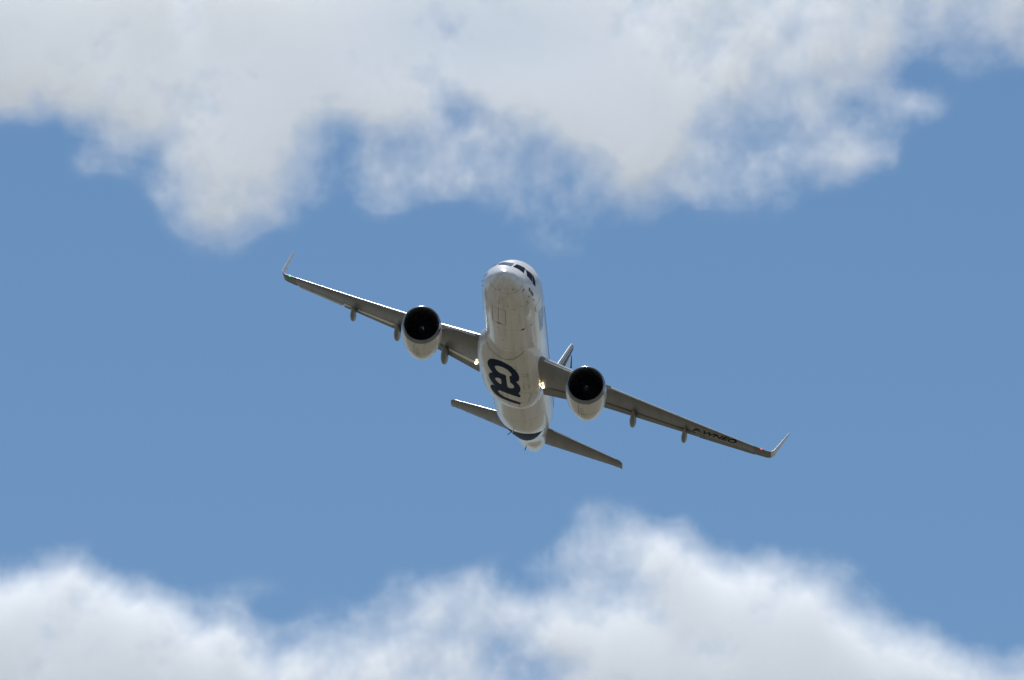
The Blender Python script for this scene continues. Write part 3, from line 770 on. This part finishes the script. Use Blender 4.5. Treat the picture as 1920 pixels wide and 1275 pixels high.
def cloud(label, txt, vs, v0, v1, seed, tau_max, shade):
    H = C_HALF
    U, Vv = np.meshgrid(np.arange(-120, 2041, 20.0), np.arange(v0, v1 + 1, 20.0))
    T = cover_grid(txt, vs, U, Vv)
    me = bpy.data.meshes.new('cloud')
    nx, ny = U.shape[1], U.shape[0]
    vc_ = (v0 + v1) / 2
    P = np.c_[((U - 960) * CK).ravel(), np.zeros(U.size), (-(Vv - vc_) * CK).ravel()]
    me.from_pydata(P.tolist(), [], [(j * nx + i, j * nx + i + 1, (j + 1) * nx + i + 1, (j + 1) * nx + i) for j in range(ny - 1) for i in range(nx - 1)])
    at = me.attributes.new('cover', 'FLOAT', 'POINT'); at.data.foreach_set('value', T.ravel())
    D_ = np.zeros(U.shape)
    for (a, b, ra, rb, w) in shade: D_ += w * np.exp(-((U - a) / ra) ** 2 - ((Vv - b) / rb) ** 2)
    at = me.attributes.new('heavy', 'FLOAT', 'POINT'); at.data.foreach_set('value', D_.ravel())
    o = bpy.data.objects.new('cloud', me); COL.objects.link(o)
    o['kind'] = 'stuff'; o['label'] = label
    o.location = Vector((0, 0, 1.7)) + FWD * CD - UP * ((vc_ - 637.5) * CK)
    o.rotation_euler = (PITCH, 0, 0)
    g = bpy.data.node_groups.new('cloud', 'GeometryNodeTree')
    g.interface.new_socket('Geometry', in_out='INPUT', socket_type='NodeSocketGeometry')
    g.interface.new_socket('Geometry', in_out='OUTPUT', socket_type='NodeSocketGeometry')
    k = NT(g)
    gi = k.n('NodeGroupInput'); gout = k.n('NodeGroupOutput')
    vc = k.n('GeometryNodeVolumeCube')
    hx, hz = 1070 * CK, (v1 - v0) / 2 * CK
    vc.inputs['Min'].default_value = (-hx, -H, -hz); vc.inputs['Max'].default_value = (hx, H, hz)
    vc.inputs['Resolution X'].default_value = int(2 * hx / VOX); vc.inputs['Resolution Y'].default_value = int(2 * H / (VOX * 1.5)); vc.inputs['Resolution Z'].default_value = int(2 * hz / VOX)
    pos = k.n('GeometryNodeInputPosition'); sx = k.n('ShaderNodeSeparateXYZ'); k.l(pos.outputs[0], sx.inputs[0])
    def fbm(scale, det, ysq, w, rough):
        mp = k.n('ShaderNodeVectorMath'); mp.operation = 'MULTIPLY_ADD'; k.l(pos.outputs[0], mp.inputs[0])
        mp.inputs[1].default_value = (1, ysq, 1.0); mp.inputs[2].default_value = (seed * 91.7 + w, w * 3.1, seed * 13.3)
        n = k.n('ShaderNodeTexNoise'); n.inputs['Scale'].default_value = scale; n.inputs['Detail'].default_value = det; n.inputs['Roughness'].default_value = rough
        k.l(mp.outputs[0], n.inputs['Vector']); return n
    # warp the position a little so that edges curl
    wn = fbm(.035, 4, .3, 7, .5)
    wv = k.n('ShaderNodeVectorMath'); wv.operation = 'MULTIPLY_ADD'; k.l(wn.outputs['Color'], wv.inputs[0]); wv.inputs[1].default_value = (9, 0, 9); wv.inputs[2].default_value = (-4.5, 0, -4.5)
    pw = k.n('ShaderNodeVectorMath'); pw.operation = 'ADD'; k.l(pos.outputs[0], pw.inputs[0]); k.l(wv.outputs[0], pw.inputs[1])
    s2 = k.n('ShaderNodeSeparateXYZ'); k.l(pw.outputs[0], s2.inputs[0])
    cx = k.n('ShaderNodeCombineXYZ'); k.l(s2.outputs[0], cx.inputs[0]); k.l(s2.outputs[2], cx.inputs[2])
    def sample(name):
        ss = k.n('GeometryNodeSampleNearestSurface', data_type='FLOAT')
        na = k.n('GeometryNodeInputNamedAttribute', data_type='FLOAT'); na.inputs[0].default_value = name
        k.l(gi.outputs[0], ss.inputs['Mesh']); k.l(na.outputs[0], ss.inputs['Value']); k.l(cx.outputs[0], ss.inputs['Sample Position'])
        return ss.outputs[0]
    cov = sample('cover'); hv = sample('heavy')
    n1 = fbm(.020, 8, .16, 1, .6).outputs[0]
    n2 = fbm(.075, 7, .12, 5, .68).outputs[0]
    yy = k.m('DIVIDE', sx.outputs[1], H); y2 = k.m('MULTIPLY', yy, yy)
    n = k.m('ADD', k.m('SUBTRACT', n1, .5), k.m('MULTIPLY', k.m('SUBTRACT', n2, .5), 1.0))
    q = k.m('MULTIPLY_ADD', n, k.m('MULTIPLY_ADD', cov, -N_AMP * .55, N_AMP * 1.25), cov)
    q = k.m('MINIMUM', k.m('MAXIMUM', q, 0.0), .93)
    q = k.m('MULTIPLY', q, k.m('MULTIPLY_ADD', cov, 7.0, -.25, clamp=True))
    q = k.m('POWER', q, 1.4)
    dn = k.m('MULTIPLY', k.m('LOGARITHM', k.m('SUBTRACT', 1.0, q), math.e), -TAU / (2 * H) * 1.5)
    dn = k.m('MULTIPLY', dn, k.m('SUBTRACT', 1.0, y2))
    dn = k.m('MULTIPLY', dn, k.m('ADD', hv, 1.0))
    k.l(dn, vc.inputs['Density'])
    sm = k.n('GeometryNodeSetMaterial'); k.l(vc.outputs[0], sm.inputs[0]); k.l(sm.outputs[0], gout.inputs[0]); sm.inputs['Material'].default_value = cmat
    md = o.modifiers.new('droplets', 'NODES'); md.node_group = g
    return o
cloud('broad grey white cloud bank across the top of the sky with ragged lower edge', COVER_TOP, COVER_TOP_V, -80, 560, 1, TAU, [(1420, 40, 270, 110, .25), (340, -20, 180, 60, .5), (560, 40, 90, 60, .2), (900, 70, 330, 120, -.45), (480, 250, 160, 110, -.2), (1160, 230, 120, 90, -.2)])
cloud('low white cloud bank rising in a hump towards the bottom right', COVER_LOW, COVER_LOW_V, 860, 1360, 2, TAU, [])
